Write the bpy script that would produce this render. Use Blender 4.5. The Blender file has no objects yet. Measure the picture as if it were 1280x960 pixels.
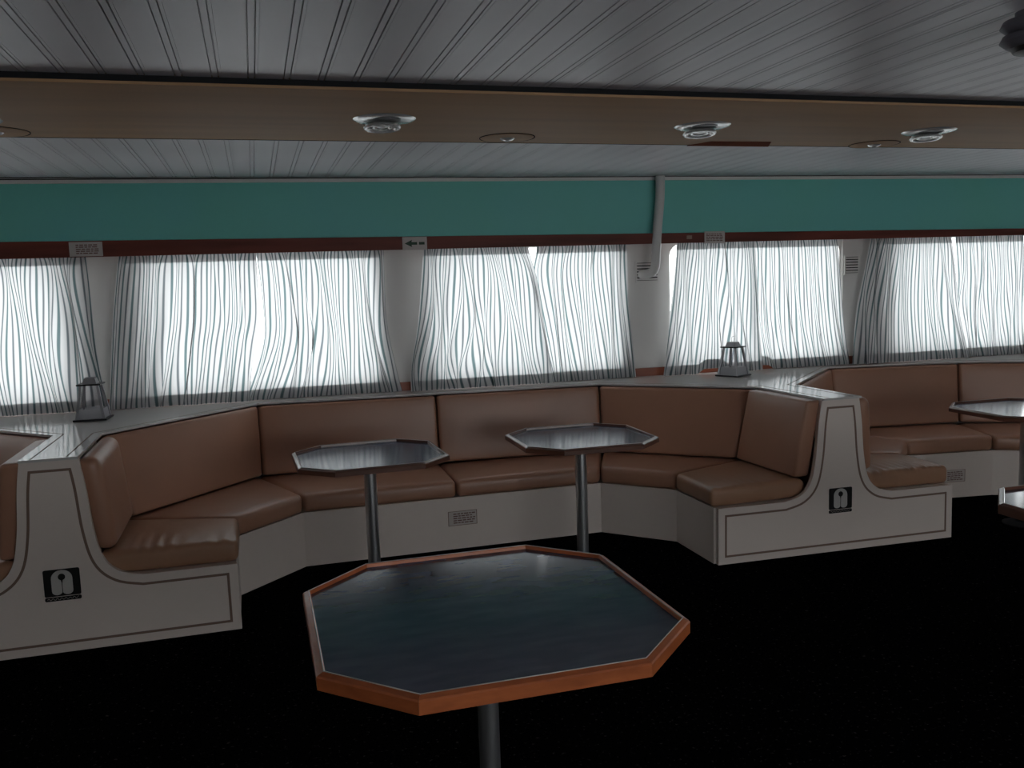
import bpy, bmesh, math, random
from mathutils import Vector, Matrix
sc = bpy.context.scene
COL = sc.collection
PI = math.pi
random.seed(7)

# ------------------------------------------------------------------ camera
YAW, PITCH, ROLL = math.radians(15.976), math.radians(6.582), math.radians(1.882)
FPX, EYE = 1109.3, 1.65
fw = Vector((math.sin(YAW)*math.cos(PITCH), math.cos(YAW)*math.cos(PITCH), -math.sin(PITCH)))
r0 = Vector((math.cos(YAW), -math.sin(YAW), 0))
d0 = fw.cross(r0)
rt = r0*math.cos(ROLL) + d0*math.sin(ROLL)
dn = d0*math.cos(ROLL) - r0*math.sin(ROLL)
cam_d = bpy.data.cameras.new('camera')
cam = bpy.data.objects.new('camera', cam_d); COL.objects.link(cam)
cam_d.sensor_width = 36.0; cam_d.lens = FPX/1280.0*36.0; cam_d.clip_start = 0.02
M = Matrix.Identity(4)
for i in range(3):
    M[i][0] = rt[i]; M[i][1] = -dn[i]; M[i][2] = -fw[i]
M[2][3] = EYE
cam.matrix_world = M
sc.camera = cam

# ------------------------------------------------------------------ world, exposure
w = bpy.data.worlds.new('overcast_sky'); sc.world = w; w.use_nodes = True
bg = w.node_tree.nodes['Background']
bg.inputs[0].default_value = (0.98, 0.985, 1.0, 1); bg.inputs[1].default_value = 5.1
vs = sc.view_settings
vs.view_transform = 'Standard'; vs.look = 'None'; vs.gamma = 1; vs.use_curve_mapping = False
vs.exposure = 0.0
sc.cycles.max_bounces = 10; sc.cycles.diffuse_bounces = 5; sc.cycles.transparent_max_bounces = 16
sc.cycles.use_denoising = True
sc.cycles.sample_clamp_indirect = 6

# ------------------------------------------------------------------ helpers
def setk(o, label=None, cat=None, group=None, kind=None):
    if label: o['label'] = label
    if cat: o['category'] = cat
    if group: o['group'] = group
    if kind: o['kind'] = kind
    return o
def empty(name, loc=(0, 0, 0), rz=0.0, **k):
    o = bpy.data.objects.new(name, None); COL.objects.link(o)
    o.location = loc; o.rotation_euler = (0, 0, rz); o.empty_display_size = 0.05
    return setk(o, **k)
def link(name, me, mat=None, parent=None, **k):
    if mat and not me.materials: me.materials.append(mat)
    o = bpy.data.objects.new(name, me); COL.objects.link(o)
    if parent: o.parent = parent
    return setk(o, **k)
def fin(bm, name, mat, parent=None, smooth=False, **k):
    bmesh.ops.recalc_face_normals(bm, faces=bm.faces[:])
    me = bpy.data.meshes.new(name); bm.to_mesh(me); bm.free()
    if smooth:
        for p in me.polygons: p.use_smooth = True
        if smooth != 'all':
            me.set_sharp_from_angle(angle=math.radians(38))
    return link(name, me, mat, parent, **k)
def pd(name, verts, faces, mat, parent=None, smooth=False, **k):
    bm = bmesh.new()
    vs_ = [bm.verts.new(v) for v in verts]
    for f in faces:
        try: bm.faces.new([vs_[i] for i in f])
        except ValueError: pass
    return fin(bm, name, mat, parent, smooth, **k)
def add_box(bm, x0, x1, y0, y1, z0, z1, fy=None):
    fy = fy or (lambda x: 0.0)
    v = [bm.verts.new((x, y + fy(x), z)) for x in (x0, x1) for y in (y0, y1) for z in (z0, z1)]
    for f in ((0, 1, 3, 2), (4, 6, 7, 5), (0, 4, 5, 1), (2, 3, 7, 6), (0, 2, 6, 4), (1, 5, 7, 3)):
        bm.faces.new([v[i] for i in f])
def box(name, x0, x1, y0, y1, z0, z1, mat, parent=None, bev=0.0, fy=None, **k):
    bm = bmesh.new(); add_box(bm, x0, x1, y0, y1, z0, z1, fy)
    if bev: bmesh.ops.bevel(bm, geom=bm.edges[:], offset=bev, segments=2, affect='EDGES', profile=0.6)
    return fin(bm, name, mat, parent, bool(bev), **k)
def add_prism(bm, pts, ext):
    """closed 3D polygon pts extruded by vector ext"""
    e = Vector(ext)
    a = [bm.verts.new(p) for p in pts]; b = [bm.verts.new(Vector(p) + e) for p in pts]
    n = len(a)
    bm.faces.new(a); bm.faces.new(b[::-1])
    for i in range(n): bm.faces.new((a[i], b[i], b[(i+1) % n], a[(i+1) % n]))
def prism(name, pts, ext, mat, parent=None, bev=0, smooth=False, **k):
    bm = bmesh.new(); add_prism(bm, pts, ext)
    if bev: bmesh.ops.bevel(bm, geom=bm.edges[:], offset=bev, segments=2, affect='EDGES', profile=0.6); smooth = True
    return fin(bm, name, mat, parent, smooth, **k)
def add_lathe(bm, prof, n=32, c=(0, 0, 0), mtx=None, cap=True):
    rings = []
    for r, z in prof:
        ring = []
        for i in range(n):
            a = 2*PI*i/n
            p = Vector((r*math.cos(a), r*math.sin(a), z))
            if mtx: p = mtx @ p
            ring.append(bm.verts.new(p + Vector(c)))
        rings.append(ring)
    for a, b in (zip(rings, rings[1:]) if cap else zip(rings, rings[1:]+rings[:1])):
        for i in range(n): bm.faces.new((a[i], a[(i+1) % n], b[(i+1) % n], b[i]))
    if not cap: return
    bm.faces.new(rings[0]); bm.faces.new(rings[-1][::-1])
def lathe(name, prof, mat, parent=None, n=32, c=(0, 0, 0), mtx=None, cap=True, **k):
    bm = bmesh.new(); add_lathe(bm, prof, n, c, mtx, cap)
    return fin(bm, name, mat, parent, True, **k)
def add_tube(bm, pts, r, n=10, closed=False):
    pts = [Vector(p) for p in pts]; m = len(pts); rings = []
    up = None
    for i, p in enumerate(pts):
        a = pts[i-1] if (i > 0 or closed) else p
        b = pts[(i+1) % m] if (i < m-1 or closed) else p
        t = (b - a).normalized()
        if up is None:
            up = Vector((0, 0, 1)) if abs(t.z) < 0.9 else Vector((1, 0, 0))
        s = t.cross(up).normalized(); up = s.cross(t).normalized()
        rings.append([bm.verts.new(p + r*(math.cos(2*PI*j/n)*s + math.sin(2*PI*j/n)*up)) for j in range(n)])
    for i in range(m if closed else m-1):
        a, b = rings[i], rings[(i+1) % m]
        for j in range(n): bm.faces.new((a[j], a[(j+1) % n], b[(j+1) % n], b[j]))
    if not closed:
        bm.faces.new(rings[0]); bm.faces.new(rings[-1][::-1])
def tube(name, pts, r, mat, parent=None, n=10, closed=False, **k):
    bm = bmesh.new(); add_tube(bm, pts, r, n, closed)
    return fin(bm, name, mat, parent, 'all', **k)
def catmull(pts, seg=6):
    out = []
    P = [pts[0]] + list(pts) + [pts[-1]]
    for i in range(1, len(P)-2):
        p0, p1, p2, p3 = [Vector(q) for q in P[i-1:i+3]]
        for j in range(seg):
            t = j/seg
            out.append(0.5*((2*p1) + (p2-p0)*t + (2*p0-5*p1+4*p2-p3)*t*t + (3*p1-p0-3*p2+p3)*t**3))
    out.append(Vector(pts[-1]))
    return out
def offset2(pts, d, closed=False):
    """offset a 2D polyline to its left by d (mitred)"""
    n = len(pts); out = []
    for i in range(n):
        p = Vector(pts[i])
        a = Vector(pts[i-1]) if (i > 0 or closed) else None
        b = Vector(pts[(i+1) % n]) if (i < n-1 or closed) else None
        t1 = (p-a).normalized() if a is not None else (b-p).normalized()
        t2 = (b-p).normalized() if b is not None else t1
        n1 = Vector((-t1.y, t1.x)); n2 = Vector((-t2.y, t2.x))
        m = (n1+n2).normalized(); c = max(0.35, m.dot(n1))
        out.append(p + m*(d/c))
    return out
def rhex(name, c, r, mat, parent=None, bulge=0.0, n=7, wave=0.0, seed=0, flat=False, creases=34.0, **k):
    """rounded hexahedron: c[i][j][k] corner points; i along, j depth, k up. Stuffed cushion shape."""
    C = [[[Vector(c[i][j][q]) for q in range(2)] for j in range(2)] for i in range(2)]
    def avg(f): 
        l = [f(a, b) for a in range(2) for b in range(2)]; return sum(l)/4
    L = (avg(lambda a, b: (C[1][a][b]-C[0][a][b]).length), avg(lambda a, b: (C[a][1][b]-C[a][0][b]).length), avg(lambda a, b: (C[a][b][1]-C[a][b][0]).length))
    r = min(r, min(L)*0.49)
    def axis(l, m):
        e = [0, r*0.3, r*0.65, r]
        mid = [r + (l-2*r)*q/m for q in range(1, m)]
        return [x for x in e] + mid + [l-x for x in reversed(e)]
    ax = [axis(l, n if l > 0.2 else 2) for l in L]
    def pos(p):
        q = [min(max(p[i], r), L[i]-r) for i in range(3)]
        dv = Vector([p[i]-q[i] for i in range(3)])
        if dv.length > 1e-9: dv = dv.normalized()*r
        p = [q[i]+dv[i] for i in range(3)]
        s = [p[i]/L[i] for i in range(3)]
        for i in range(3):
            if bulge:
                o = [s[j] for j in range(3) if j != i]
                f = 16*o[0]*(1-o[0])*o[1]*(1-o[1])
                f = max(0.0, f)**0.6
                amp = bulge*(1.0 if L[i] == min(L) else 0.3)
                if not (flat and i == 2 and s[2] < 0.5): s[i] += (2*s[i]-1)*amp*f/L[i]
        if wave:                                  # creases running in from the end that lies against the panel
            t0 = s[0] if wave > 0 else 1-s[0]; aw = abs(wave)
            cr = math.sin(s[1]*creases+2.2*math.sin(s[1]*7+seed)+1.5*t0)*(0.6+0.4*math.sin(s[1]*11+seed))
            s[2] += aw/L[2]*cr*math.exp(-((t0-0.10)/0.22)**2)*max(0.0, s[2])
        u, v, t = s
        P = Vector((0, 0, 0))
        for i in range(2):
            for j in range(2):
                for q in range(2):
                    P += C[i][j][q]*((u if i else 1-u)*(v if j else 1-v)*(t if q else 1-t))
        return P
    bm = bmesh.new(); cache = {}
    def V(a, b, d):
        key = (round(a, 6), round(b, 6), round(d, 6))
        if key not in cache: cache[key] = bm.verts.new(pos((a, b, d)))
        return cache[key]
    for i in range(3):
        j, q = (i+1) % 3, (i+2) % 3
        for e in (0, L[i]):
            for a in range(len(ax[j])-1):
                for b in range(len(ax[q])-1):
                    vv = []
                    for (aa, bb) in ((a, b), (a+1, b), (a+1, b+1), (a, b+1)):
                        p = [0, 0, 0]; p[i] = e; p[j] = ax[j][aa]; p[q] = ax[q][bb]
                        vv.append(V(*p))
                    try: bm.faces.new(vv)
                    except ValueError: pass
    return fin(bm, name, mat, parent, 'all', **k)

# ------------------------------------------------------------------ materials
def mat(name, col, rough=0.5, spec=0.5, metal=0.0, noise=None, bump=None, var=None, coat=0.0, sheen=0.0):
    m = bpy.data.materials.new(name); m.use_nodes = True
    nt = m.node_tree; N = nt.nodes; Lk = nt.links
    b = N['Principled BSDF']
    b.inputs['Base Color'].default_value = (*col, 1)
    b.inputs['Roughness'].default_value = rough
    b.inputs['Metallic'].default_value = metal
    b.inputs['Specular IOR Level'].default_value = spec
    b.inputs['Coat Weight'].default_value = coat
    b.inputs['Coat Roughness'].default_value = 0.12
    tc = N.new('ShaderNodeTexCoord')
    def tex(scale, detail=4):
        mp = N.new('ShaderNodeMapping'); Lk.new(tc.outputs['Object'], mp.inputs[0])
        if isinstance(scale, tuple): mp.inputs['Scale'].default_value = scale; s = 1.0
        else: s = scale
        t = N.new('ShaderNodeTexNoise'); t.inputs['Scale'].default_value = s; t.inputs['Detail'].default_value = detail
        Lk.new(mp.outputs[0], t.inputs['Vector']); return t
    if var:                      # (scale, second colour, lo, hi)
        t = tex(var[0]); cr = N.new('ShaderNodeValToRGB')
        cr.color_ramp.elements[0].position = var[2]; cr.color_ramp.elements[1].position = var[3]
        cr.color_ramp.elements[0].color = (*col, 1); cr.color_ramp.elements[1].color = (*var[1], 1)
        Lk.new(t.outputs['Fac'], cr.inputs[0]); Lk.new(cr.outputs[0], b.inputs['Base Color'])
    if bump:                     # (scale, strength, distance)
        t = tex(bump[0]); bp = N.new('ShaderNodeBump')
        bp.inputs['Strength'].default_value = bump[1]; bp.inputs['Distance'].default_value = bump[2]
        Lk.new(t.outputs['Fac'], bp.inputs['Height']); Lk.new(bp.outputs[0], b.inputs['Normal'])
    return m
WHITE = mat('white_painted_panel', (0.70, 0.61, 0.555), 0.45, 0.4, var=(1.7, (0.66, 0.58, 0.53), 0.35, 0.7), bump=(6.0, 0.05, 0.01))
WALLW = mat('white_wall', (0.66, 0.64, 0.62), 0.5, 0.4, var=(2.0, (0.62, 0.6, 0.58), 0.35, 0.7))
LEDGE = mat('white_laminate_ledge', (0.58, 0.56, 0.54), 0.10, 0.7, bump=(5.0, 0.03, 0.01))
PLANK = mat('grey_white_ceiling_plank', (0.72, 0.685, 0.73), 0.38, 0.5, var=(0.8, (0.66, 0.63, 0.67), 0.4, 0.65), bump=((3.0, 0.5, 3.0), 0.1, 0.01))
GAP = mat('dark_gap', (0.02, 0.02, 0.022), 0.9, 0.1)
TEAL = mat('teal_painted_board', (0.155, 0.50, 0.465), 0.55, 0.35, var=(1.2, (0.155, 0.51, 0.44), 0.4, 0.65))
BEAM = mat('beige_veneer', (0.47, 0.28, 0.15), 0.6, 0.12, var=((0.7, 9.0, 5.0), (0.40, 0.245, 0.14), 0.35, 0.7))
MAHOG = mat('mahogany', (0.16, 0.042, 0.03), 0.5, 0.2, var=((1.2, 14.0, 14.0), (0.08, 0.022, 0.015), 0.35, 0.7))
SILLW = mat('red_brown_sill_wood', (0.28, 0.075, 0.035), 0.4, 0.45, var=((1.5, 14.0, 14.0), (0.19, 0.05, 0.028), 0.35, 0.7))
RIMW = mat('orange_brown_table_wood', (0.54, 0.15, 0.05), 0.3, 0.5, var=((9.0, 9.0, 30.0), (0.36, 0.095, 0.032), 0.35, 0.7), coat=0.5)
BLUE = mat('dark_blue_laminate', (0.038, 0.056, 0.105), 0.13, 0.5, var=((7.0, 22.0, 7.0), (0.062, 0.082, 0.138), 0.4, 0.7))
LEATHER = mat('tan_vinyl', (0.378, 0.195, 0.128), 0.38, 0.5, var=(2.2, (0.33, 0.172, 0.112), 0.35, 0.7), bump=(5.0, 0.10, 0.02))
LEATHER2 = mat('creased_tan_vinyl', (0.38, 0.21, 0.13), 0.36, 0.5, var=(2.5, (0.33, 0.18, 0.11), 0.35, 0.7), bump=((20.0, 6.0, 9.0), 0.2, 0.012))
SEAM = mat('dark_seam', (0.10, 0.05, 0.035), 0.6, 0.2)
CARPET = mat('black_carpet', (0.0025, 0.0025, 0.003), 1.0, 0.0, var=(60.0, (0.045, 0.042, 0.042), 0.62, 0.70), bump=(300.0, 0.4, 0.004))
RIMD = mat('dark_brown_table_wood', (0.13, 0.05, 0.03), 0.3, 0.5, var=((9.0, 9.0, 30.0), (0.09, 0.035, 0.02), 0.35, 0.7), coat=0.4)
STEEL = mat('brushed_steel', (0.58, 0.58, 0.59), 0.30, 0.5, metal=0.9, bump=((60.0, 60.0, 2.0), 0.06, 0.003))
CHROME = mat('chrome', (0.72, 0.72, 0.71), 0.24, 0.5, metal=0.55)
BLACK = mat('black_metal', (0.012, 0.012, 0.014), 0.4, 0.4)
BEAD = mat('pale_edge_highlight', (0.52, 0.48, 0.45), 0.3, 0.5)  # pale colour painting the glint along the rim's inner top edge
DGREY = mat('dark_grey_plastic', (0.15, 0.14, 0.17), 0.5, 0.4)
GREYM = mat('lantern_grey_metal', (0.36, 0.36, 0.38), 0.4, 0.5, metal=0.5)
STRIPE = mat('brown_inlay', (0.20, 0.13, 0.10), 0.5, 0.3)
PAPER = mat('sign_off_white', (0.46, 0.42, 0.40), 0.5, 0.3)
PRINT = mat('sign_print', (0.16, 0.09, 0.08), 0.6, 0.2)
GREEN = mat('sign_dark_green', (0.01, 0.04, 0.02), 0.5, 0.3)
INK = mat('black_ink', (0.006, 0.006, 0.006), 0.5, 0.3)
PIPE = mat('white_pipe_paint', (0.55, 0.54, 0.53), 0.4, 0.4)

def glass_mat(name, tint=(1, 1, 1), refl=0.08):
    m = bpy.data.materials.new(name); m.use_nodes = True
    nt = m.node_tree; N = nt.nodes; N.clear()
    o = N.new('ShaderNodeOutputMaterial'); t = N.new('ShaderNodeBsdfTransparent'); g = N.new('ShaderNodeBsdfGlossy')
    t.inputs[0].default_value = (*tint, 1); g.inputs['Roughness'].default_value = 0.05
    mx = N.new('ShaderNodeMixShader'); mx.inputs[0].default_value = refl
    nt.links.new(t.outputs[0], mx.inputs[1]); nt.links.new(g.outputs[0], mx.inputs[2]); nt.links.new(mx.outputs[0], o.inputs[0])
    return m
GLASS = glass_mat('window_glass', (0.96, 0.98, 0.98), 0.06)
LGLASS = glass_mat('lantern_glass', (0.97, 0.97, 0.98), 0.06)
def reflection_grey():  # grey lantern glass with the reflection put into its colour
    m = bpy.data.materials.new('grey_reflection_glass'); m.use_nodes = True
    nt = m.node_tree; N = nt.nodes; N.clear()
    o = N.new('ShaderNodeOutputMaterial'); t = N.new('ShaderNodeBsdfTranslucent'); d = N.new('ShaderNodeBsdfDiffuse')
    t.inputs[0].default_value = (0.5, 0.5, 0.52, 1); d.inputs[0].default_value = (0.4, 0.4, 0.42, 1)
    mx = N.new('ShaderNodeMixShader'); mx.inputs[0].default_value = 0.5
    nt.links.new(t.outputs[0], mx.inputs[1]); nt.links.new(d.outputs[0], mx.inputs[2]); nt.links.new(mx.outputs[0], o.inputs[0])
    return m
REFLGREY = reflection_grey()
def cloth():
    """white cotton woven with teal and grey stripes along UV.x, lets daylight through"""
    m = bpy.data.materials.new('striped_curtain_cotton'); m.use_nodes = True
    nt = m.node_tree; N = nt.nodes; Lk = nt.links; N.clear()
    uv = N.new('ShaderNodeUVMap'); uv.uv_map = 'cloth'
    sep = N.new('ShaderNodeSeparateXYZ'); Lk.new(uv.outputs[0], sep.inputs[0])
    def math_(op, a, b=None):
        n = N.new('ShaderNodeMath'); n.operation = op
        for i, v in ((0, a), (1, b)):
            if v is None: continue
            if isinstance(v, (int, float)): n.inputs[i].default_value = v
            else: Lk.new(v, n.inputs[i])
        return n.outputs[0]
    x = sep.outputs[0]                                   # one unit = one repeat: wide teal stripe, thin grey stripe
    f = math_('FRACT', x)
    def band(c, h):
        d = math_('ABSOLUTE', math_('SUBTRACT', f, c))
        mr = N.new('ShaderNodeMapRange'); mr.inputs[1].default_value = h-0.03; mr.inputs[2].default_value = h+0.03
        mr.inputs[3].default_value = 1; mr.inputs[4].default_value = 0
        Lk.new(d, mr.inputs[0]); return mr.outputs[0]
    a = band(0.25, 0.095); b = band(0.75, 0.072)
    m1 = N.new('ShaderNodeMixRGB'); m1.inputs[1].default_value = (0.66, 0.66, 0.665, 1); m1.inputs[2].default_value = (0.14, 0.20, 0.208, 1)
    Lk.new(a, m1.inputs[0])
    m2 = N.new('ShaderNodeMixRGB'); m2.inputs[2].default_value = (0.17, 0.195, 0.21, 1)
    Lk.new(m1.outputs[0], m2.inputs[1]); Lk.new(b, m2.inputs[0])
    o = N.new('ShaderNodeOutputMaterial'); t = N.new('ShaderNodeBsdfTranslucent'); d = N.new('ShaderNodeBsdfDiffuse')
    Lk.new(m2.outputs[0], t.inputs[0]); Lk.new(m2.outputs[0], d.inputs[0])
    mx = N.new('ShaderNodeMixShader'); mx.inputs[0].default_value = 0.57
    Lk.new(t.outputs[0], mx.inputs[1]); Lk.new(d.outputs[0], mx.inputs[2]); Lk.new(mx.outputs[0], o.inputs[0])
    return m
CLOTH = cloth()

# ------------------------------------------------------------------ room shell
X0, X1, YB, CEIL = -4.2, 8.4, -3.4, 2.365
def wy(x): return 6.14 - 0.0427*x            # inner face of the window wall
def railtop(x): return 1.978 - 0.0068*x

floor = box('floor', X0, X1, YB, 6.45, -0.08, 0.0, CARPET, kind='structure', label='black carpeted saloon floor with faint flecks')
ceil = box('ceiling', X0, X1, YB, 6.45, CEIL+0.02, CEIL+0.1, GAP, kind='structure', label='tongue and groove ceiling of narrow pale grey boards')
PITCHX = 0.1165
def plank_mesh(y0, y1):
    g = 0.0045; dpt = 0.007; wd = PITCHX
    a = wd-0.0255-2*g
    pr = [(0.0, 0.018), (0.0, 0.0), (a, 0.0), (a+g*0.3, dpt), (a+g*0.7, dpt), (a+g, 0.0), (a+g+0.0165, 0.0), (a+g+0.0165+g*0.3, dpt), (a+g+0.0165+g*0.7, dpt), (a+g+0.0165+g, 0.0), (wd-0.0006, 0.0), (wd-0.0006, 0.018)]
    bm = bmesh.new(); add_prism(bm, [(x, y0, z) for x, z in pr], (0, y1-y0, 0))
    bmesh.ops.recalc_face_normals(bm, faces=bm.faces[:])
    me = bpy.data.meshes.new('plank'); bm.to_mesh(me); bm.free(); me.materials.append(PLANK); return me
BY0, BY1 = 3.235, 4.345
pm1 = plank_mesh(YB+0.02, BY0+0.05); pm2 = plank_mesh(BY1-0.05, 6.0)
k0 = int((X0-0.053)/PITCHX)+1
for pmsh in (pm1, pm2):
    k = k0
    while 0.053+PITCHX*(k+1) < X1:
        o = link('plank', pmsh, None, ceil)
        o.location = (0.053+PITCHX*k + 0.0085, 0, CEIL + (0.0 if pmsh is pm1 else 0.0) + random.uniform(-0.0006, 0.0006))
        k += 1

beam = box('trim_1', X0, X1, BY0, BY1, CEIL-0.03, CEIL+0.015, BEAM, bev=0.003, kind='structure', label='wide flat beige wood veneer band across the ceiling')
box('edge_strip', X0, X1, BY0-0.006, BY0-0.0005, CEIL-0.02, CEIL-0.001, GAP, beam)  # dark strip standing in for shade on the band's front face
box('edge_strip', X0, X1, BY1-0.012, BY1-0.004, CEIL-0.0312, CEIL-0.0295, GAP, beam)
prism('torn_veneer', [(2.25, 4.350, CEIL-0.0305), (2.735, 4.346, CEIL-0.0305), (2.66, 4.20, CEIL-0.0305), (2.32, 4.21, CEIL-0.0305)], (0, 0, -0.003), mat('bare_red_wood', (0.20, 0.075, 0.05), 0.95, 0.0), beam, label='reddish bare strip where veneer has torn away')

# window wall with openings
WINS = [(-4.15, -3.0), (-2.62, -1.13), (-0.655, 0.825), (1.165, 2.58), (2.945, 4.40), (4.80, 6.26), (6.66, 8.1)]
WZ0, WZ1 = 0.985, 1.90
bm = bmesh.new()
T = 0.12
add_box(bm, X0, X1, 0, T, 0, WZ0, wy); add_box(bm, X0, X1, 0, T, WZ1, CEIL+0.02, wy)
xs = [X0] + [v for ab in WINS for v in ab] + [X1]
for a, b in zip(xs[0::2], xs[1::2]): add_box(bm, a, b, 0, T, WZ0, WZ1, wy)
wall = fin(bm, 'wall_back', WALLW, kind='structure', label='white painted wall pierced by a row of windows')
for i, (a, b) in enumerate(WINS):
    wo = empty('window_%d' % (i+1), ((a+b)/2, wy((a+b)/2), WZ0), kind='structure', label='daylit saloon window behind striped curtains')
    def P(x, y, z): return (x-wo.location.x, y-wo.location.y, z-wo.location.z)
    rr = 0.09; hole = []
    fx0, fx1, fz0, fz1 = a+0.02, b-0.02, WZ0+0.015, WZ1-0.015
    for cx, cz, s in ((fx1-rr, fz1-rr, 0), (fx0+rr, fz1-rr, 1), (fx0+rr, fz0+rr, 2), (fx1-rr, fz0+rr, 3)):
        for q in range(7):
            an = PI/2*(s+q/6); hole.append((cx+rr*math.cos(an), cz+rr*math.sin(an)))
    outer = []
    for s, (cx, cz) in enumerate(((b, WZ1), (a, WZ1), (a, WZ0), (b, WZ0))):
        outer += [(cx, cz)]*7
    bm = bmesh.new(); V = {}
    n = len(hole)
    for nm, pl in (('h', hole), ('o', outer)):
        for e, dy in ((0, 0.0), (1, 0.06)):
            V[nm, e] = []
            for q, (x, z) in enumerate(pl):
                if nm == 'o' and q % 7: V[nm, e].append(V[nm, e][-1]); continue
                V[nm, e].append(bm.verts.new(P(x, wy(x)+0.012+dy, z)))
    def face(vv):
        u = []
        for v in vv:
            if v not in u: u.append(v)
        if len(u) > 2:
            try: bm.faces.new(u)
            except ValueError: pass
    for q in range(n):
        r_ = (q+1) % n
        face((V['h', 0][q], V['h', 0][r_], V['o', 0][r_], V['o', 0][q])); face((V['h', 1][q], V['h', 1][r_], V['o', 1][r_], V['o', 1][q]))
        face((V['h', 0][q], V['h', 0][r_], V['h', 1][r_], V['h', 1][q])); face((V['o', 0][q], V['o', 0][r_], V['o', 1][r_], V['o', 1][q]))
    fin(bm, 'frame', WALLW, wo)
    pd('pane', [P(fx0, wy(fx0)+0.05, fz0), P(fx1, wy(fx1)+0.05, fz0), P(fx1, wy(fx1)+0.05, fz1), P(fx0, wy(fx0)+0.05, fz1),
                P(fx0, wy(fx0)+0.054, fz0), P(fx1, wy(fx1)+0.054, fz0), P(fx1, wy(fx1)+0.054, fz1), P(fx0, wy(fx0)+0.054, fz1)],
       [(0, 1, 2, 3), (7, 6, 5, 4)], GLASS, wo)

def strip(name, x0, x1, d0, d1, zf0, zf1, m, n=24, parent=None, **k):
    """long board on the window wall; d = distance into the room"""
    bm = bmesh.new(); prev = None
    for i in range(n+1):
        x = x0+(x1-x0)*i/n
        q = [bm.verts.new((x, wy(x)-d, z)) for d, z in ((d0, zf0(x)), (d1, zf0(x)), (d1, zf1(x)), (d0, zf1(x)))]
        if prev:
            for j in range(4): bm.faces.new((prev[j], prev[(j+1) % 4], q[(j+1) % 4], q[j]))
        else: bm.faces.new(q[::-1])
        prev = q
    bm.faces.new(prev)
    return fin(bm, name, m, parent, **k)
cz = lambda v: (lambda x: v)
rail = strip('trim_2', X0, X1, 0.0, 0.135, cz(1.906), railtop, MAHOG, kind='structure', label='dark mahogany rail running above the curtains')
strip('front_lip', X0, X1, 0.117, 0.135, cz(1.886), cz(1.9062), MAHOG, parent=rail)
strip('trim_3', X0, X1, 0.0, 0.075, lambda x: railtop(x)+0.004, cz(2.338), TEAL, kind='structure', label='teal painted board along the top of the window wall')
strip('trim_4', X0, X1, 0.0, 0.09, cz(2.338), cz(2.3600), WALLW, kind='structure', label='thin white moulding between teal board and ceiling')
strip('trim_6', X0, X1, 0.0, 0.0905, cz(2.3605), cz(2.3655), GAP, kind='structure', label='dark uneven gap along the ceiling edge')
strip('trim_5', X0, X1, 0.0, 0.012, cz(0.922), cz(0.982), SILLW, kind='structure', label='red brown wooden sill strip below the windows')

# other sides of the saloon: side walls and the opposite window side
def side_wall(name, x, y0, y1):
    box(name, x-0.1 if x < 0 else x, x if x < 0 else x+0.1, y0, y1, 0, CEIL+0.02, WALLW, kind='structure', label='plain white end wall of the saloon')
side_wall('wall_left', X0, YB-0.1, 6.5); side_wall('wall_right', X1, YB-0.1, 6.1)
bm = bmesh.new()
OW = [(0.5+1.85*i, 0.5+1.85*i+1.72) for i in range(3)]
add_box(bm, X0, X1, YB-0.1, YB, 0, 0.75); add_box(bm, X0, X1, YB-0.1, YB, 2.1, CEIL+0.02)
xs = [X0] + [v for ab in OW for v in ab] + [X1]
for a, b in zip(xs[0::2], xs[1::2]):
    if b > a: add_box(bm, a, b, YB-0.1, YB, 0.75, 2.1)
fin(bm, 'wall_front', WALLW, kind='structure', label='opposite white wall with windows')
for a, b in OW:
    box('window_%d' % (8+OW.index((a, b))), a, b, YB-0.05, YB-0.046, 0.75, 2.1, GLASS, kind='structure', label='clear window on the opposite side of the saloon')
# daylight portals in the window openings (they guide sampling of the sky, they emit nothing themselves)
def portal(x, y, z, sx, sz, rz):
    L = bpy.data.lights.new('window_portal', 'AREA'); L.shape = 'RECTANGLE'; L.size = sx; L.size_y = sz
    L.cycles.is_portal = True
    o = bpy.data.objects.new('window_portal', L); COL.objects.link(o)
    o.location = (x, y, z); o.rotation_euler = (PI/2, 0, rz)
for a, b in OW: portal((a+b)/2, YB-0.12, 1.425, b-a, 1.35, PI)
for a, b in WINS[1:6]: portal((a+b)/2, wy((a+b)/2)+0.14, 1.44, b-a, 0.92, 0)

# ------------------------------------------------------------------ booths: benches, ledge
SEAT, DECK, LEDGEZ = 0.44, 0.328, 0.92
# per booth: face = backrest face at seat height, edge = ledge front edge, base = foot of the bench
mx = -0.943
B1 = dict(face=[(-0.69, 4.445), (-0.69, 5.085), (-0.01, 5.885), (1.14, 5.795), (2.27, 5.70), (2.955, 5.085), (2.97, 4.445)],
          edge=[(-0.82, 4.413), (-0.82, 5.10), (-0.02, 5.955), (1.14, 5.87), (2.29, 5.785), (3.10, 5.07), (3.12, 4.413)],
          base=[(-0.163, 4.445), (-0.165, 4.918), (0.203, 5.297), (1.135, 5.297), (2.094, 5.297), (2.448, 4.918), (2.445, 4.445)])
B0 = dict(face=[(-4.0, 5.99), (-3.2, 5.95), (-1.88, 5.90), (-1.20, 5.12), (-1.196, 4.445)],
          edge=[(-4.0, 6.06), (-3.2, 6.02), (-1.87, 5.97), (-1.066, 5.14), (-1.066, 4.413)],
          base=[(-4.0, 5.33), (-3.2, 5.31), (-2.09, 5.297), (-1.722, 4.918), (-1.723, 4.445)])
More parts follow.
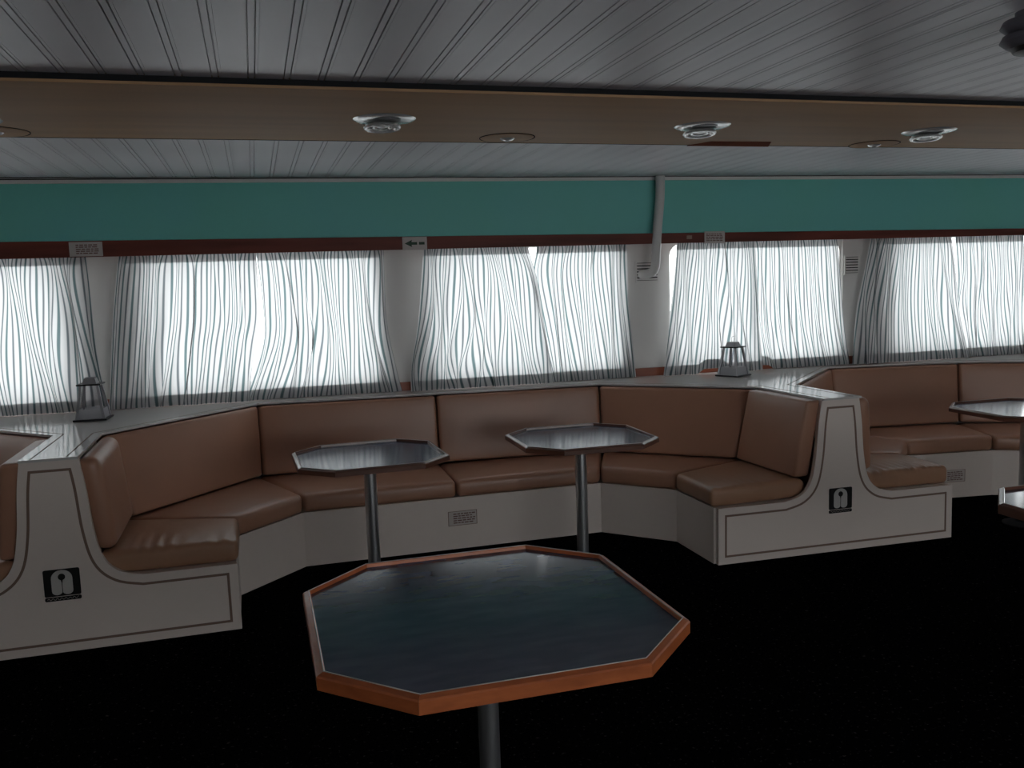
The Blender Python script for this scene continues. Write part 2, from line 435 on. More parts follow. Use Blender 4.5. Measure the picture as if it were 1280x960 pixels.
B2 = dict(face=[(3.51, 4.425), (3.525, 5.03), (4.20, 5.725), (5.20, 5.575), (6.02, 5.13), (6.10, 4.30)],
          edge=[(3.372, 4.385), (3.372, 5.03), (4.22, 5.85), (5.235, 5.655), (6.10, 5.20), (6.20, 4.30)],
          base=[(4.03, 4.412), (4.045, 4.86), (4.375, 5.19), (5.05, 5.10), (5.60, 4.80), (5.62, 4.30)])
NAMES0 = ['far left back', 'left back', 'chamfer', 'side']
def z3(p, z): return (p[0], p[1], z)
def lerp2(a, b, t): return (a[0]+(b[0]-a[0])*t, a[1]+(b[1]-a[1])*t)
def shrink(p, q, g):
    """pull the segment p-q in by g at both ends"""
    d = (Vector(q)-Vector(p)); l = d.length; d = d/l
    return tuple(Vector(p)+d*g), tuple(Vector(q)-d*g)
def booth(B, bench_label, seat_labels, back_labels, group_s, group_b):
    face, edge, base = B['face'], B['edge'], B['base']; n = len(face)-1
    root = empty('bench_base', z3(base[n//2], 0), label=bench_label, cat='bench')
    ox, oy = base[n//2]
    def loc(p, z): return (p[0]-ox, p[1]-oy, z)
    inner = offset2(base, 0.02)
    for i in range(n):
        a, b, c, d = base[i], base[i+1], inner[i+1], inner[i]
        prism('kick_panel', [loc(a, 0.0), loc(b, 0.0), loc(c, 0.0), loc(d, 0.0)], (0, 0, DECK), WHITE, root)
        prism('seat_deck', [loc(d, DECK-0.02), loc(c, DECK-0.02), loc(face[i+1], DECK-0.02), loc(face[i], DECK-0.02)], (0, 0, 0.0195), WHITE, root)
    front = offset2(base, -0.012); tuck = offset2(face, 0.084)
    for i in range(n):
        f0, f1 = shrink(front[i], front[i+1], 0.004); b0, b1 = shrink(tuck[i], tuck[i+1], 0.004)
        first, last = i == 0, i == n-1
        end = first or last
        # corners i: along, j: depth (0 = front), k: up ; bottom of the back tucked under the backrest
        c = [[[z3(f0, DECK+0.001), z3(f0, SEAT-0.004)], [z3(b0, DECK+0.001), z3(b0, SEAT)]],
             [[z3(f1, DECK+0.001), z3(f1, SEAT-0.004)], [z3(b1, DECK+0.001), z3(b1, SEAT)]]]
        s = rhex('seat_cushion', c, 0.032, LEATHER2 if end else LEATHER, None, bulge=0.011, n=34 if end else 9, flat=True, seed=i*1.7+ox,
                 wave={0: 0.0065, n-1: -0.002}.get(i, 0.0) if B is not B2 else {0: 0.008}.get(i, 0.0), creases=80.0 if B is B2 else 58.0,
                 label=seat_labels[i], cat='cushion', group=group_s)
        # piping round the front edge of the seat
    fo = offset2(face, 0.105)
    to = offset2(edge, -0.018); tb = offset2(edge, 0.055)
    te = offset2(edge, -0.085); tf = offset2(edge, 0.016)
    for i in range(n):
        end = i in (0, n-1) and not (B is B0 and i == 0)
        tt, tk, zt, zb = (te, tf, LEDGEZ-0.0145, SEAT+0.013) if end else (to, tb, LEDGEZ-0.021, SEAT+0.012)
        a0, a1 = shrink(face[i], face[i+1], 0.005); b0, b1 = shrink(fo[i], fo[i+1], 0.006)
        c0, c1 = shrink(tt[i], tt[i+1], 0.005); d0_, d1_ = shrink(tk[i], tk[i+1], 0.006)
        c = [[[z3(a0, zb), z3(c0, zt)], [z3(b0, zb), z3(d0_, zt)]],
             [[z3(a1, zb), z3(c1, zt)], [z3(b1, zb), z3(d1_, zt)]]]
        rhex('back_cushion', c, (0.048 if i == 0 else 0.02) if end else 0.022, LEATHER, None, bulge=0.006, n=8, wave=0.0, seed=i, flat=True, label=back_labels[i], cat='cushion', group=group_b)
    return root
booth(B1, 'white bench base of the booth with two small tables',
      ['short tan seat cushion creased along its front, in the two-table booth',
       'tan corner seat cushion beside the creased short seat in the two-table booth',
       'long tan seat cushion behind the small table with the wood-lit edge, above the notice plate',
       'long tan seat cushion behind the small table that mirrors the curtains',
       'tan corner seat cushion beside the small table that mirrors the curtains',
       "short tan seat cushion against the ringed lantern's divider"],
      ['rounded tan back cushion above the creased short seat',
       'wide tan angled back cushion in the corner over the creased short seat',
       'long tan back cushion behind the table with the wood-lit edge',
       'long tan back cushion behind the table that mirrors the curtains',
       'tan angled back cushion below the ringed lantern',
       "tan back cushion with a boxed side against the ringed lantern's divider"],
      'seat cushions of the two-table booth', 'back cushions of the two-table booth')
booth(B0, 'white bench base of the booth without tables',
      ['tan seat cushion far along the booth without tables', 'tan long seat cushion in the booth without tables', 'tan corner seat cushion in the booth without tables', 'tan end seat cushion against the divider in the booth without tables'],
      ['tan back cushion far along the booth without tables', 'tan long back cushion in the booth without tables', 'tan angled back cushion under the ledge corner of the booth without tables', 'narrow tan back cushion of the booth without tables, against the divider'],
      'seat cushions of the booth without tables', 'back cushions of the booth without tables')
booth(B2, 'white bench base of the one-table booth',
      ['pleated tan end seat cushion in the one-table booth', 'tan corner seat cushion in the one-table booth', 'tan straight seat cushion behind the table of the one-table booth', 'tan seat cushion bending away in the one-table booth', 'tan end seat cushion at the far end of the one-table booth'],
      ['tan back cushion of the one-table booth, against the divider', 'tan angled back cushion in the corner of the one-table booth', 'wide tan back cushion in the one-table booth', 'tan back cushion above the table of the one-table booth', 'tan end back cushion at the far end of the one-table booth'],
      'seat cushions of the one-table booth', 'back cushions of the one-table booth')

# shaped end panels
def divider(cx, y0, skew, label, back_y):
    hw = 0.785
    prof = [(0.124, 0.9075), (0.143, 0.772), (0.160, 0.573), (0.192, 0.430), (0.258, 0.358), (0.36, 0.329)]
    cur = [Vector((p[0], p[1])) for p in catmull(prof, 6)]
    del cur[1:4]
    half = cur + [Vector((hw, 0.329)), Vector((hw+0.002, 0.0))]
    ol = [(p.x, p.y) for p in half] + [(-p.x, p.y) for p in reversed(half)]     # clockwise seen from the room
    root = empty('seat_divider', (cx, y0, 0), math.atan(skew), label=label, cat='divider')
    pan = prism('end_panel', [(x, 0.0, z) for x, z in ol], (0, 0.028, 0), WHITE, root)
    core = [(0.10, 0.907), (0.10, 0.0), (-0.10, 0.0), (-0.10, 0.907)]
    prism('core', [(x, 0.0285, z) for x, z in core], (0, back_y-y0-0.03, 0), WHITE, root)
    a = offset2(ol, -0.040, True); b = offset2(ol, -0.052, True); n = len(a)
    bm = bmesh.new()
    va = [bm.verts.new((p.x, -0.001, p.y)) for p in a]; vb = [bm.verts.new((p.x, -0.001, p.y)) for p in b]
    va2 = [bm.verts.new((p.x, 0.001, p.y)) for p in a]; vb2 = [bm.verts.new((p.x, 0.001, p.y)) for p in b]
    for i in range(n):
        j = (i+1) % n
        bm.faces.new((va[i], va[j], vb[j], vb[i])); bm.faces.new((va[i], va2[i], va2[j], va[j])); bm.faces.new((vb[i], vb[j], vb2[j], vb2[i]))
    fin(bm, 'inlay_stripe', STRIPE, pan, label='thin brown inlay line following the panel outline')
    return root
PL = divider(mx, 4.413, 0.0, 'white seat divider below the ringless lantern, beside the creased short seat', 5.05)
PR = divider(3.243, 4.391, -0.028, 'white seat divider below the ringed lantern, with bell-shaped end panel', 5.0)

# continuous ledge
el, e1, e2 = B0['edge'], B1['edge'], B2['edge']
front_path = [(-4.15, el[0][1])] + el[:-1] + [(el[-1][0], 4.398), (-0.82, 4.398)] + e1[1:-1] + [(3.12, 4.382), (3.372, 4.372)] + e2[1:-1] + [(6.2, 4.4), (6.5, 4.4), (6.52, 5.5)]
pts = [(x, y) for x, y in front_path] + [(x, wy(x)-0.001) for x in (6.52, 4.0, 1.0, -2.0, -4.15)]
led = prism('window_ledge', [(x, y, LEDGEZ-0.012) for x, y in pts], (0, 0, 0.012), LEDGE, None, label='glossy white ledge running below the curtains and over each divider', cat='ledge')
def ribbon(name, path, d, wd, z, m, parent, **k):
    a = offset2(path, d); b = offset2(path, d+wd); bm = bmesh.new()
    va = [bm.verts.new((p.x, p.y, z)) for p in a]; vb = [bm.verts.new((p.x, p.y, z)) for p in b]
    for i in range(len(a)-1): bm.faces.new((va[i], va[i+1], vb[i+1], vb[i]))
    r = bmesh.ops.extrude_face_region(bm, geom=bm.faces[:])
    bmesh.ops.translate(bm, vec=(0, 0, -0.004), verts=[v for v in r['geom'] if isinstance(v, bmesh.types.BMVert)])
    return fin(bm, name, m, parent, **k)
for path in ([(-4.0, el[0][1])] + el[1:-1] + [(el[-1][0], 4.41)], [(-0.82, 4.41)] + e1[1:-1] + [(3.12, 4.39)], [(3.372, 4.385)] + e2[1:-1] + [(6.2, 4.41)]):
    ribbon('inlay_line', path, 0.045, 0.007, LEDGEZ+0.0006, SEAM, led, label='thin dark inlay line set in from the edge')

# ------------------------------------------------------------------ tables
def table(cx, cy, w_, h, label, rz=0.0, pole=0.034, wood=None, rh=1.0, d_=None):
    group = None; wood = wood or RIMD
    root = empty('octagonal_table', (cx, cy, 0), rz, label=label, cat='table', group=group)
    a = w_/2; c = w_*0.212; e = (d_ or w_)/2
    octo = [(-a+c, -e), (a-c, -e), (a, -e+c), (a, e-c), (a-c, e), (-a+c, e), (-a, e-c), (-a, -e+c)]     # ccw
    ins = offset2(octo, 0.021)
    prism('table_top', [(p.x, p.y, h-0.034) for p in ins], (0, 0, 0.022), BLUE, root, label='dark blue mottled laminate')
    prof = [(0.0, -0.040*rh), (0.0, -0.010), (0.003, -0.006), (0.018, 0.0), (0.0215, -0.002), (0.0235, -0.040*rh)]
    offs = [[(p, z) for p in offset2(octo, d, True)] for d, z in prof]
    for i in range(8):
        j = (i+1) % 8; bm = bmesh.new()
        A = [bm.verts.new((o[i][0].x, o[i][0].y, h+o[i][1])) for o in offs]
        mid = (Vector(octo[i])+Vector(octo[j]))/2
        Bv = [bm.verts.new((o[j][0].x, o[j][0].y, h+o[j][1])) for o in offs]
        for v in A+Bv:
            t = (mid-Vector((v.co.x, v.co.y))).normalized()*0.0004; v.co.x += t.x; v.co.y += t.y
        m_ = len(A)
        for q in range(m_): bm.faces.new((A[q], A[(q+1) % m_], Bv[(q+1) % m_], Bv[q]))
        bm.faces.new(A); bm.faces.new(Bv[::-1])
        rs = fin(bm, 'rim_strip', wood, root)
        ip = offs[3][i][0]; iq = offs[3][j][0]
        tube('edge_highlight', [(ip.x, ip.y, h+0.0002), (iq.x, iq.y, h+0.0002)], 0.0014, BEAD, rs, n=6)  # added bead, coloured pale as the highlight on the sharp rim edge
    lathe('pole', [(pole, 0.012), (pole, h-0.05)], STEEL, root, n=28)
    lathe('foot_flange', [(0.12, 0.0), (0.12, 0.006), (0.10, 0.014), (pole+0.012, 0.018), (pole+0.006, 0.035), (pole, 0.036)], GAP, root, n=36)
    lathe('collar', [(pole+0.001, h-0.085), (pole+0.012, h-0.07), (pole+0.012, h-0.049)], BLACK, root, n=24)
    bm = bmesh.new()
    add_box(bm, -w_*0.22, w_*0.22, -0.03, 0.03, h-0.05, h-0.0345); add_box(bm, -0.03, 0.03, -w_*0.22, w_*0.22, h-0.052, h-0.0345)
    fin(bm, 'spider_bracket', BLACK, root)
    return root
TH = 0.755
table(0.5675, 2.339, 0.965, TH, 'large octagonal table with dark blue top and orange-brown wooden rim on steel pole', pole=0.03, wood=RIMW, d_=1.01)
table(0.545, 4.755, 0.785, TH, 'small octagonal table standing before the notice plate, wooden rim, steel pole', 0.03, rh=0.8)
table(1.765, 4.765, 0.785, TH, 'small octagonal table mirroring the bright curtains, dark rim, steel pole', -0.02, rh=0.8)
table(4.655, 4.44, 0.785, TH, 'small octagonal table standing in the one-table booth', -0.03, rh=0.8)
table(3.145, 2.355, 0.965, TH, 'large octagonal table with dark rim in the aisle before the one-table booth', pole=0.03, d_=1.01)

# ------------------------------------------------------------------ curtains
def interp(pts, z):
    """pts: [(z, x)...] from top to bottom, smooth"""
    if z >= pts[0][0]: return pts[0][1]
    for (za, xa), (zb, xb) in zip(pts, pts[1:]):
        if z >= zb:
            t = (za-z)/(za-zb); return xa+(xb-xa)*t
    return pts[-1][1]
def curtain(label, L, Rr, zb0, zb1, reps, seed, off=0.04, folds=8, amp=0.0145, lift=()):
    rnd = random.Random(seed); reps *= 1.2; off = 0.04 if off < 0.06 else 0.089
    L = [(p.x, p.y) for p in catmull(L, 6)] if len(L) > 2 else L
    Rr = [(p.x, p.y) for p in catmull(Rr, 6)] if len(Rr) > 2 else Rr
    nx, nz = 260, 44
    ztop = 1.902
    ph = [rnd.uniform(0, 2*PI) for _ in range(10)]
    dr = [rnd.uniform(-1, 1) for _ in range(10)]
    ds = [rnd.uniform(0.5, 1.0) for _ in range(10)]
    pl = [(rnd.uniform(0.08, 0.92), rnd.uniform(-0.16, 0.16), rnd.uniform(0.022, 0.034), rnd.uniform(0.020, 0.028), rnd.uniform(-0.5, 1.2)) for _ in range(4)]
    width = abs(interp(Rr, 1.4)-interp(L, 1.4))
    def pt(u, v, back=0.0):                   # v: 0 top .. 1 bottom
        zb = 0.9235
        for a_, b_, h_ in lift:
            zb += h_*max(0.0, min(1.0, (u-a_)/0.05, (b_-u)/0.05))
        z = ztop+(zb-ztop)*v
        lx, rx = interp(L, z), interp(Rr, z)
        g = math.exp(-v/0.05)                # gathered heading
        A = amp*(0.35+0.65*min(1, v*2.2))
        f1 = folds*u + 0.9*dr[0]*v*v + 0.25*math.sin(3*v+ph[0])
        f2 = folds*0.43*u + 1.1*dr[1]*v + ph[2]
        f3 = folds*2.3*u + 1.6*dr[2]*v
        f4 = folds*0.8*u - 1.3*dr[3]*v*v
        env = 0.55+0.45*math.sin(2*PI*(1.3*u+0.4*dr[4]*v)+ph[4])
        y = A*env*math.sin(2*PI*f1+ph[1]) + 0.8*A*math.sin(2*PI*f2) + 0.22*A*math.sin(2*PI*f3+ph[3]) + 0.45*A*math.sin(2*PI*f4+ph[5])*v
        y = y*(1-g) + g*0.006*math.sin(2*PI*26*u+ph[6])
        edge = min(1, u/0.05, (1-u)/0.05)
        bx = (0.017*env*math.cos(2*PI*f1+ph[1]+0.5) + 0.018*math.cos(2*PI*f2+0.5) + 0.006*math.sin(2*PI*f4+ph[5])*v)*(1-g)*edge
        for u0, dft, B_, w0, sl in pl:            # cloth doubling back on itself
            t = (u-u0-dft*v)/w0
            if abs(t) < 4:
                hh = t*math.exp(-t*t)*(1-g)*max(0.0, min(1.0, 0.55+sl*(v-0.5)))*min(1, 4*edge)
                bx -= B_*hh; y += 0.016*hh
        x = lx+(rx-lx)*u + bx*width/0.9
        return (x, wy(x)-off-y*0.72+back, max(z, 0.9215))
    def sheet(name, v0, v1, n, back, parent, **k):
        bm = bmesh.new(); uvl = bm.loops.layers.uv.new('cloth'); G = []
        for j in range(n+1):
            v = v0+(v1-v0)*j/n
            G.append([(bm.verts.new(pt(i/nx, v, back)), (i/nx*reps, v)) for i in range(nx+1)])
        for j in range(n):
            for i in range(nx):
                q = (G[j][i], G[j][i+1], G[j+1][i+1], G[j+1][i])
                f = bm.faces.new([a[0] for a in q])
                for lp, a in zip(f.loops, q): lp[uvl].uv = a[1]
        return fin(bm, name, CLOTH, parent, 'all', **k)
    c = sheet('curtain', 0, 1, nz, 0.0, None, label=label, cat='curtain', group='striped window curtains')
    sheet('heading_tape', 0.0, 0.066, 4, 0.004, c); sheet('bottom_hem', 0.925, 1.0, 4, 0.004, c); sheet('hem_fold', 0.925, 1.0, 4, 0.007, c)
    return c
S = 'striped white curtain, '
curtain(S+'drawn over the window of the booth without tables', [(1.88, -2.75), (0.93, -2.82)], [(1.88, -1.92), (0.93, -1.98)], 0.93, 0.93, 15, 1)
curtain(S+'bright, its edge falling just behind the ringless lantern', [(1.88, -1.95), (1.4, -1.99), (0.93, -2.0)], [(1.886, -0.985), (1.60, -0.975), (1.29, -0.965), (0.93, -0.93)], 0.93, 0.93, 17, 2, off=0.07)
curtain(S+'its shaded edge hanging on the wall beside the ringless lantern', [(1.88, -0.80), (1.49, -0.86), (0.93, -0.925)], [(1.88, 0.035), (1.50, 0.03), (1.29, -0.01), (0.93, -0.07)], 0.93, 0.94, 16, 3, off=0.075)
curtain(S+'flaring to a point beside the arrow sign', [(1.88, 0.035), (1.55, 0.055), (1.29, 0.04), (0.93, -0.10)], [(1.876, 0.864), (1.418, 0.862), (1.1, 0.91), (0.93, 0.945)], 0.935, 0.935, 16, 4, off=0.05)
curtain(S+'starting below the arrow sign and sweeping across its neighbour', [(1.88, 1.124), (1.41, 1.07), (1.1, 1.005), (0.93, 0.999)], [(1.869, 1.861), (1.60, 1.925), (0.93, 2.017)], 0.937, 0.94, 16, 5, off=0.08)
curtain(S+'ending beside the vent grille under the pipe', [(1.867, 1.935), (1.68, 1.90), (1.37, 1.93), (0.93, 1.99)], [(1.868, 2.611), (1.46, 2.628), (0.93, 2.662)], 0.935, 0.93, 13, 6, off=0.05)
curtain(S+'beside the white pipe, hanging behind the ringed lantern', [(1.878, 2.975), (1.332, 2.915), (0.93, 2.855)], [(1.875, 3.60), (1.3, 3.63), (0.93, 3.665)], 0.93, 0.93, 13, 7, off=0.075, lift=((0.36, 0.66, 0.035),))
curtain(S+'between the ringed lantern and the bare vent grille', [(1.875, 3.585), (1.3, 3.60), (0.93, 3.66)], [(1.872, 4.32), (1.27, 4.382), (0.93, 4.445)], 0.93, 0.93, 14, 8, off=0.05, lift=((-0.2, 0.16, 0.03),))
curtain(S+'half in shade next to the bare vent grille', [(1.872, 4.578), (1.39, 4.479), (0.93, 4.442)], [(1.87, 5.305), (1.356, 5.386), (0.93, 5.49)], 0.935, 0.935, 16, 9, off=0.08)
curtain(S+'bright, above the table of the one-table booth', [(1.868, 5.386), (1.6, 5.41), (1.3, 5.40), (0.93, 5.46)], [(1.868, 6.03), (1.3, 6.06), (0.93, 6.08)], 0.935, 0.935, 13, 10, off=0.05)
curtain(S+'past the one-table booth', [(1.868, 6.10), (1.4, 6.06), (0.93, 6.04)], [(1.868, 6.9), (0.93, 7.0)], 0.935, 0.935, 15, 11, off=0.075)

# ------------------------------------------------------------------ lanterns
def lantern(cx, cy, rz, ring, label):
    z0 = LEDGEZ+0.001
    root = empty('lantern', (cx, cy, z0), rz, label=label, cat='lantern')
    hb, ht, H = 0.082, 0.053, 0.205
    def sq(h, z): return [(-h, -h, z), (h, -h, z), (h, h, z), (-h, h, z)]
    prism('base_plate', sq(0.092, 0.0), (0, 0, 0.010), BLACK, root)
    prism('top_plate', sq(0.066, H), (0, 0, 0.008), BLACK, root)
    cap = sq(0.040, H+0.008)+sq(0.030, H+0.040)
    pd('cap', cap, [(0, 1, 2, 3), (7, 6, 5, 4), (0, 4, 5, 1), (1, 5, 6, 2), (2, 6, 7, 3), (3, 7, 4, 0)], GREYM, root)
    for sx, sy in ((-1, -1), (1, -1), (1, 1), (-1, 1)):
        w1, w2 = 0.016, 0.014
        lo = [(sx*hb, sy*hb, 0.010), (sx*(hb-w1), sy*hb, 0.010), (sx*(hb-w1), sy*(hb-w1), 0.010), (sx*hb, sy*(hb-w1), 0.010)]
        hi = [(sx*ht, sy*ht, H), (sx*(ht-w2), sy*ht, H), (sx*(ht-w2), sy*(ht-w2), H), (sx*ht, sy*(ht-w2), H)]
        pd('corner_post', lo+hi, [(0, 1, 2, 3), (7, 6, 5, 4), (0, 4, 5, 1), (1, 5, 6, 2), (2, 6, 7, 3), (3, 7, 4, 0)], GREYM, root)
    for q in range(4):
        mt = Matrix.Rotation(q*PI/2, 3, 'Z')
        zb_, zm, zt_ = 0.010, 0.066, H
        def e(z): return hb+(ht-hb)*(z-0.010)/(H-0.010)-0.006
        def P(s, z): 
            h = e(z); return tuple(mt @ Vector((s*(h-0.008), -h, z)))
        pd('glass_pane', [P(-1, zm), P(1, zm), P(1, zt_), P(-1, zt_)], [(0, 1, 2, 3)], LGLASS, root)
        pd('reflection_pane', [P(-1, zb_), P(1, zb_), P(1, zm), P(-1, zm)], [(0, 1, 2, 3)], REFLGREY, root)  # added lower pane, its grey stands in for reflections in the glass
    if ring:
        tube('carry_ring', [(0.022*math.cos(2*PI*i/20), 0, H+0.058+0.022*math.sin(2*PI*i/20)) for i in range(20)], 0.0018, CHROME, root, n=6, closed=True)
    else:
        tube('carry_handle', [(0.03*math.cos(PI*i/10), 0, H+0.04+0.004*math.sin(PI*i/10)) for i in range(11)], 0.003, GREYM, root, n=6)
    return root
lantern(-0.955, 5.70, math.radians(-4), False, 'grey metal lantern without a ring, on the wide ledge corner over the creased short seat')
lantern(3.30, 5.70, math.radians(28), True, 'grey metal lantern with a wire carrying ring, before the curtain by the white pipe')

# ------------------------------------------------------------------ pipe, vents
el_ = [(2.832, 5.885, 2.364), (2.826, 5.885, 2.2), (2.80, 5.885, 1.95), (2.787, 5.885, 1.76), (2.782, 5.89, 1.715), (2.772, 5.90, 1.69), (2.757, 5.925, 1.678), (2.742, 5.97, 1.673), (2.735, 6.012, 1.672)]
pipe = tube('white_pipe', [tuple(p) for p in catmull(el_, 5)], 0.033, PIPE, None, n=20, label='white painted pipe from the ceiling bending into the vent grille', cat='pipe')
def vent(x0, x1, z0, z1, label, ns=6):
    xc = (x0+x1)/2
    root = empty('vent_grille', (xc, wy(xc), z0), -math.atan(0.0427), label=label, cat='vent')
    w2 = (x1-x0)/2; h = z1-z0
    box('dark_backing', -w2, w2, -0.004, -0.0005, 0, h, GAP, root)
    bm = bmesh.new()
    for a in ((-w2-0.012, -w2, 0, h), (w2, w2+0.012, 0, h), (-w2-0.012, w2+0.012, -0.012, 0), (-w2-0.012, w2+0.012, h, h+0.012)):
        add_box(bm, a[0], a[1], -0.008, -0.0005, a[2], a[3])
    fin(bm, 'frame', WALLW, root)
    for i in range(ns):
        zz = h*(i+0.62)/ns
        prism('slat', [(-w2, -0.011, zz-0.008), (-w2, -0.0045, zz+0.004), (-w2, -0.0045, zz+0.001), (-w2, -0.011, zz-0.011+0.001)], (2*w2, 0, 0), WALLW, root)
vent(2.70, 2.86, 1.625, 1.755, 'louvred vent grille behind the end of the white pipe')
vent(4.425, 4.535, 1.63, 1.755, 'bare louvred vent grille on the wall between two curtains')

# ------------------------------------------------------------------ signs
def plate(name, xc, zc, w_, h, label, d=0.1355):
    root = empty(name, (xc, wy(xc)-d, zc), -math.atan(0.0427), label=label, cat='sign')
    box('plate', -w_/2, w_/2, -0.004, 0.0, -h/2, h/2, PAPER, root)
    return root
def textlines(root, w_, h, rows, y=-0.0045, seed=1, m=PRINT, left=0.2):
    rnd = random.Random(seed)
    bm = bmesh.new()
    for i in range(rows):
        z = h*(0.36-0.72*i/max(1, rows-1)); x = -w_*(0.5-left); 
        while x < w_*0.42:
            l = rnd.uniform(0.012, 0.03)
            if x+l > w_*0.44: break
            add_box(bm, x, x+l, y, y+0.0008, z-0.0035, z+0.0035); x += l+0.005
    fin(bm, 'print', m, root)
s = plate('notice_sign', -0.973, 1.934, 0.19, 0.088, 'white notice plate with lines of small print on the mahogany rail above the wall gap')
textlines(s, 0.19, 0.07, 5, seed=3)
s = plate('notice_sign', 3.248, 1.922, 0.16, 0.085, 'white notice plate with lines of small print on the rail a little past the pipe')
textlines(s, 0.16, 0.065, 5, seed=4, left=0.08)
s = plate('arrow_sign', 1.060, 1.925, 0.165, 0.086, 'white direction sign with a dark green arrow pointing left')
prism('arrow_head', [(-0.068, -0.0055, 0.0), (-0.018, -0.0055, 0.024), (-0.022, -0.0055, 0.009), (-0.022, -0.0055, -0.009), (-0.018, -0.0055, -0.024)], (0, 0.001, 0), GREEN, s)
box('arrow_shaft', -0.022, 0.016, -0.0055, -0.0045, -0.009, 0.009, GREEN, s)
box('arrow_tail', 0.028, 0.066, -0.0055, -0.0045, -0.009, 0.009, GREEN, s)
root = empty('notice_label', (3.05, wy(3.05)-0.1355, 1.926), -math.atan(0.0427), label='tiny pale worn label on the mahogany rail beside the pipe', cat='sign')
box('plate', -0.02, 0.02, -0.002, 0, -0.013, 0.013, mat('worn_label', (0.28, 0.2, 0.17), 0.6, 0.2), root)
def base_notice(p, q, rz, label):
    root = empty('notice_label', p, rz, label=label, cat='sign')
    box('plate', -q[0]/2, q[0]/2, -0.002, 0, -q[1]/2, q[1]/2, mat('clear_label', (0.5, 0.44, 0.41), 0.5, 0.3), root)
    textlines(root, q[0], q[1]*0.85, 5, y=-0.0026, seed=9, left=0.18)
    for x in (-q[0]/2, q[0]/2-0.004): box('border', x, x+0.004, -0.0027, -0.002, -q[1]/2, q[1]/2, STRIPE, root)
    for z in (-q[1]/2, q[1]/2-0.003): box('border', -q[0]/2, q[0]/2, -0.0027, -0.002, z, z+0.003, STRIPE, root)
base_notice((1.167, 5.2965, 0.195), (0.185, 0.092), 0.0, 'small bordered notice with red-brown print on the bench base between the small tables')
base_notice((4.752, 5.139, 0.16), (0.17, 0.09), math.atan(-0.133), 'faint bordered notice on the bench base of the one-table booth')

def emblem(x, y, z, rz, label, seed):
    root = empty('life_jacket_sticker', (x, y, z), rz, label=label, cat='sticker')
    def rr(w_, h, r, y, seg=5):
        o = []
        for cx, cz_, s in ((w_/2-r, h/2-r, 0), (-w_/2+r, h/2-r, 1), (-w_/2+r, -h/2+r, 2), (w_/2-r, -h/2+r, 3)):
            for q in range(seg+1):
                a = PI/2*(s+q/seg); o.append((cx+r*math.cos(a), y, cz_+r*math.sin(a)))
        return o
    prism('black_square', rr(0.155, 0.128, 0.008, 0), (0, 0.0012, 0), INK, root)
    # jacket: two rounded lobes under a rounded yoke
    jw, top, bot = 0.045, 0.060, -0.058
    o = []
    for q in range(13):
        a = PI*q/12; o.append((jw*math.cos(a), -0.0008, top-0.040+0.040*math.sin(a)))
    for q in range(9):
        a = PI+PI*q/8; o.append((-jw/2+jw/2*math.cos(a), -0.0008, bot+0.018+0.018*math.sin(a)))
    for q in range(9):
        a = PI+PI*q/8; o.append((jw/2+jw/2*math.cos(a), -0.0008, bot+0.018+0.018*math.sin(a)))
    prism('jacket', o, (0, 0.0008, 0), mat('jacket_white', (0.50, 0.48, 0.46), 0.5, 0.3), root)
    prism('neck_hole', [(0.0155*math.cos(2*PI*q/20), -0.0016, 0.027+0.0155*math.sin(2*PI*q/20)) for q in range(20)], (0, 0.0008, 0), INK, root)
    prism('centre_slit', [(-0.005, -0.0016, 0.018), (0.005, -0.0016, 0.018), (0.0014, -0.0016, -0.002), (0.0014, -0.0016, -0.045), (-0.0014, -0.0016, -0.045), (-0.0014, -0.0016, -0.002)], (0, 0.0008, 0), INK, root)
    # band of script lettering under the square
    prism('caption_band', rr(0.155, 0.019, 0.007, 0)[:], (0, 0.0012, 0), INK, root).location = (0, 0, -0.0765)
    rnd = random.Random(seed); pts_ = []
    for i in range(50):
        t = i/49; pts_.append((-0.066+0.132*t, -0.0007, -0.0765+0.0045*math.sin(t*46+rnd.uniform(-.3, .3))))
    tube('caption_script', pts_, 0.0009, PAPER, root, n=4)
emblem(-0.934, 4.4105, 0.335, 0.0, 'black and white life jacket emblem on the divider beside the creased short seat', 1)
emblem(3.247, 4.3885, 0.318, math.atan(-0.028), 'black and white life jacket emblem on the divider below the ringed lantern', 2)

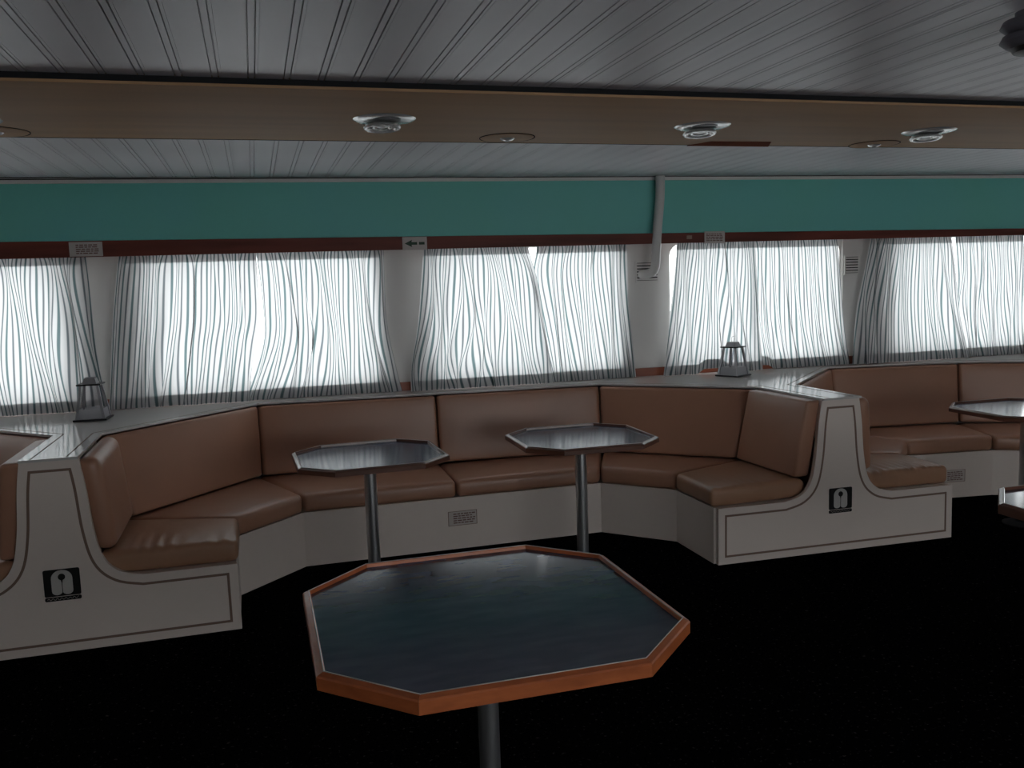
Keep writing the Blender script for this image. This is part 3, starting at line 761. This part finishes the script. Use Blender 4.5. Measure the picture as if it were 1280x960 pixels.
# ------------------------------------------------------------------ ceiling fittings
def louvre(cx, cy, rz, label):
    zb_ = CEIL-0.0305
    root = empty('air_outlet', (cx, cy, zb_), rz, label=label, cat='air vent', group='chrome air outlets in the ceiling band')
    lathe('flange', [(0.0005, -0.010), (0.105, -0.009), (0.122, -0.005), (0.130, 0.0), (0.0005, 0.0)], CHROME, root, n=48)
    lathe('throat', [(0.0005, -0.0115), (0.058, -0.0115), (0.058, -0.009), (0.0005, -0.009)], BLACK, root, n=36, c=(0, -0.045, 0))
    mt = Matrix.Rotation(math.radians(-4), 3, 'X')
    noz = lathe('nozzle', [(0.056, -0.004), (0.072, -0.010), (0.078, -0.018), (0.073, -0.024), (0.064, -0.024), (0.058, -0.017)], CHROME, root, n=44, c=(0, 0.056, -0.008), mtx=mt, cap=False)
    lathe('dish', [(0.0005, -0.016), (0.020, -0.016), (0.026, -0.012), (0.0585, -0.012), (0.0585, -0.006), (0.0005, -0.006)], STEEL, noz, n=36, c=(0, 0.056, -0.008), mtx=mt)
    lathe('inner_ring', [(0.030, -0.012), (0.033, -0.019), (0.042, -0.019), (0.045, -0.012)], CHROME, noz, n=36, c=(0, 0.056, -0.008), mtx=mt, cap=False)
    return root
louvre(0.567, 3.765, 0.05, 'chrome round air outlet in the ceiling band above the small table before the notice plate')
louvre(2.04, 3.79, -0.25, 'chrome round air outlet beside the torn veneer of the ceiling band')
louvre(3.325, 3.82, -0.45, "chrome round air outlet in the ceiling band above the ringed lantern's divider")
louvre(-1.02, 3.93, 0.3, "chrome round air outlet in the ceiling band above the ringless lantern's divider")
def disc(cx, cy, label):
    root = empty('cover_plate', (cx, cy, CEIL-0.0305), label=label, cat='cover plate', group='round cover plates in the ceiling band')
    lathe('plate', [(0.0005, -0.0045), (0.110, -0.0045), (0.126, -0.0025), (0.130, 0.0), (0.0005, 0.0)], BEAM, root, n=44)
    lathe('edge_line', [(0.1305, -0.002), (0.134, -0.002), (0.134, 0.0), (0.1305, 0.0)], GAP, root, n=44, cap=False)
    lathe('spout', [(0.0005, -0.016), (0.014, -0.016), (0.030, -0.010), (0.036, -0.0046), (0.0005, -0.0046)], CHROME, root, n=24)
    lathe('hole', [(0.0005, -0.0175), (0.012, -0.0175), (0.012, -0.0162), (0.0005, -0.0162)], BLACK, root, n=16)
disc(1.214, 4.183, 'round beige cover plate with chrome centre, between two chrome outlets')
disc(3.326, 4.235, "round beige cover plate with dark centre near the outlet above the ringed lantern's divider")
disc(-0.984, 4.20, "round beige cover plate at the outlet above the ringless lantern's divider")
# ribbed fixture hanging from the ceiling
root = empty('ceiling_siren', (2.191, 2.096, CEIL), label='dark grey ribbed round fixture hanging under the ceiling boards', cat='fixture')
lathe('mount', [(0.05, -0.018), (0.06, -0.014), (0.06, 0.0), (0.05, 0.0)], DGREY, root, n=28)
for i in range(2):
    z = -0.018-0.040*i
    lathe('rib', [(0.05, z-0.040), (0.08, z-0.037), (0.098, z-0.022), (0.09, z-0.006), (0.05, z)], DGREY, root, n=32)
lathe('cap', [(0.02, -0.118), (0.062, -0.112), (0.07, -0.099), (0.05, -0.0982)], BLACK, root, n=28)
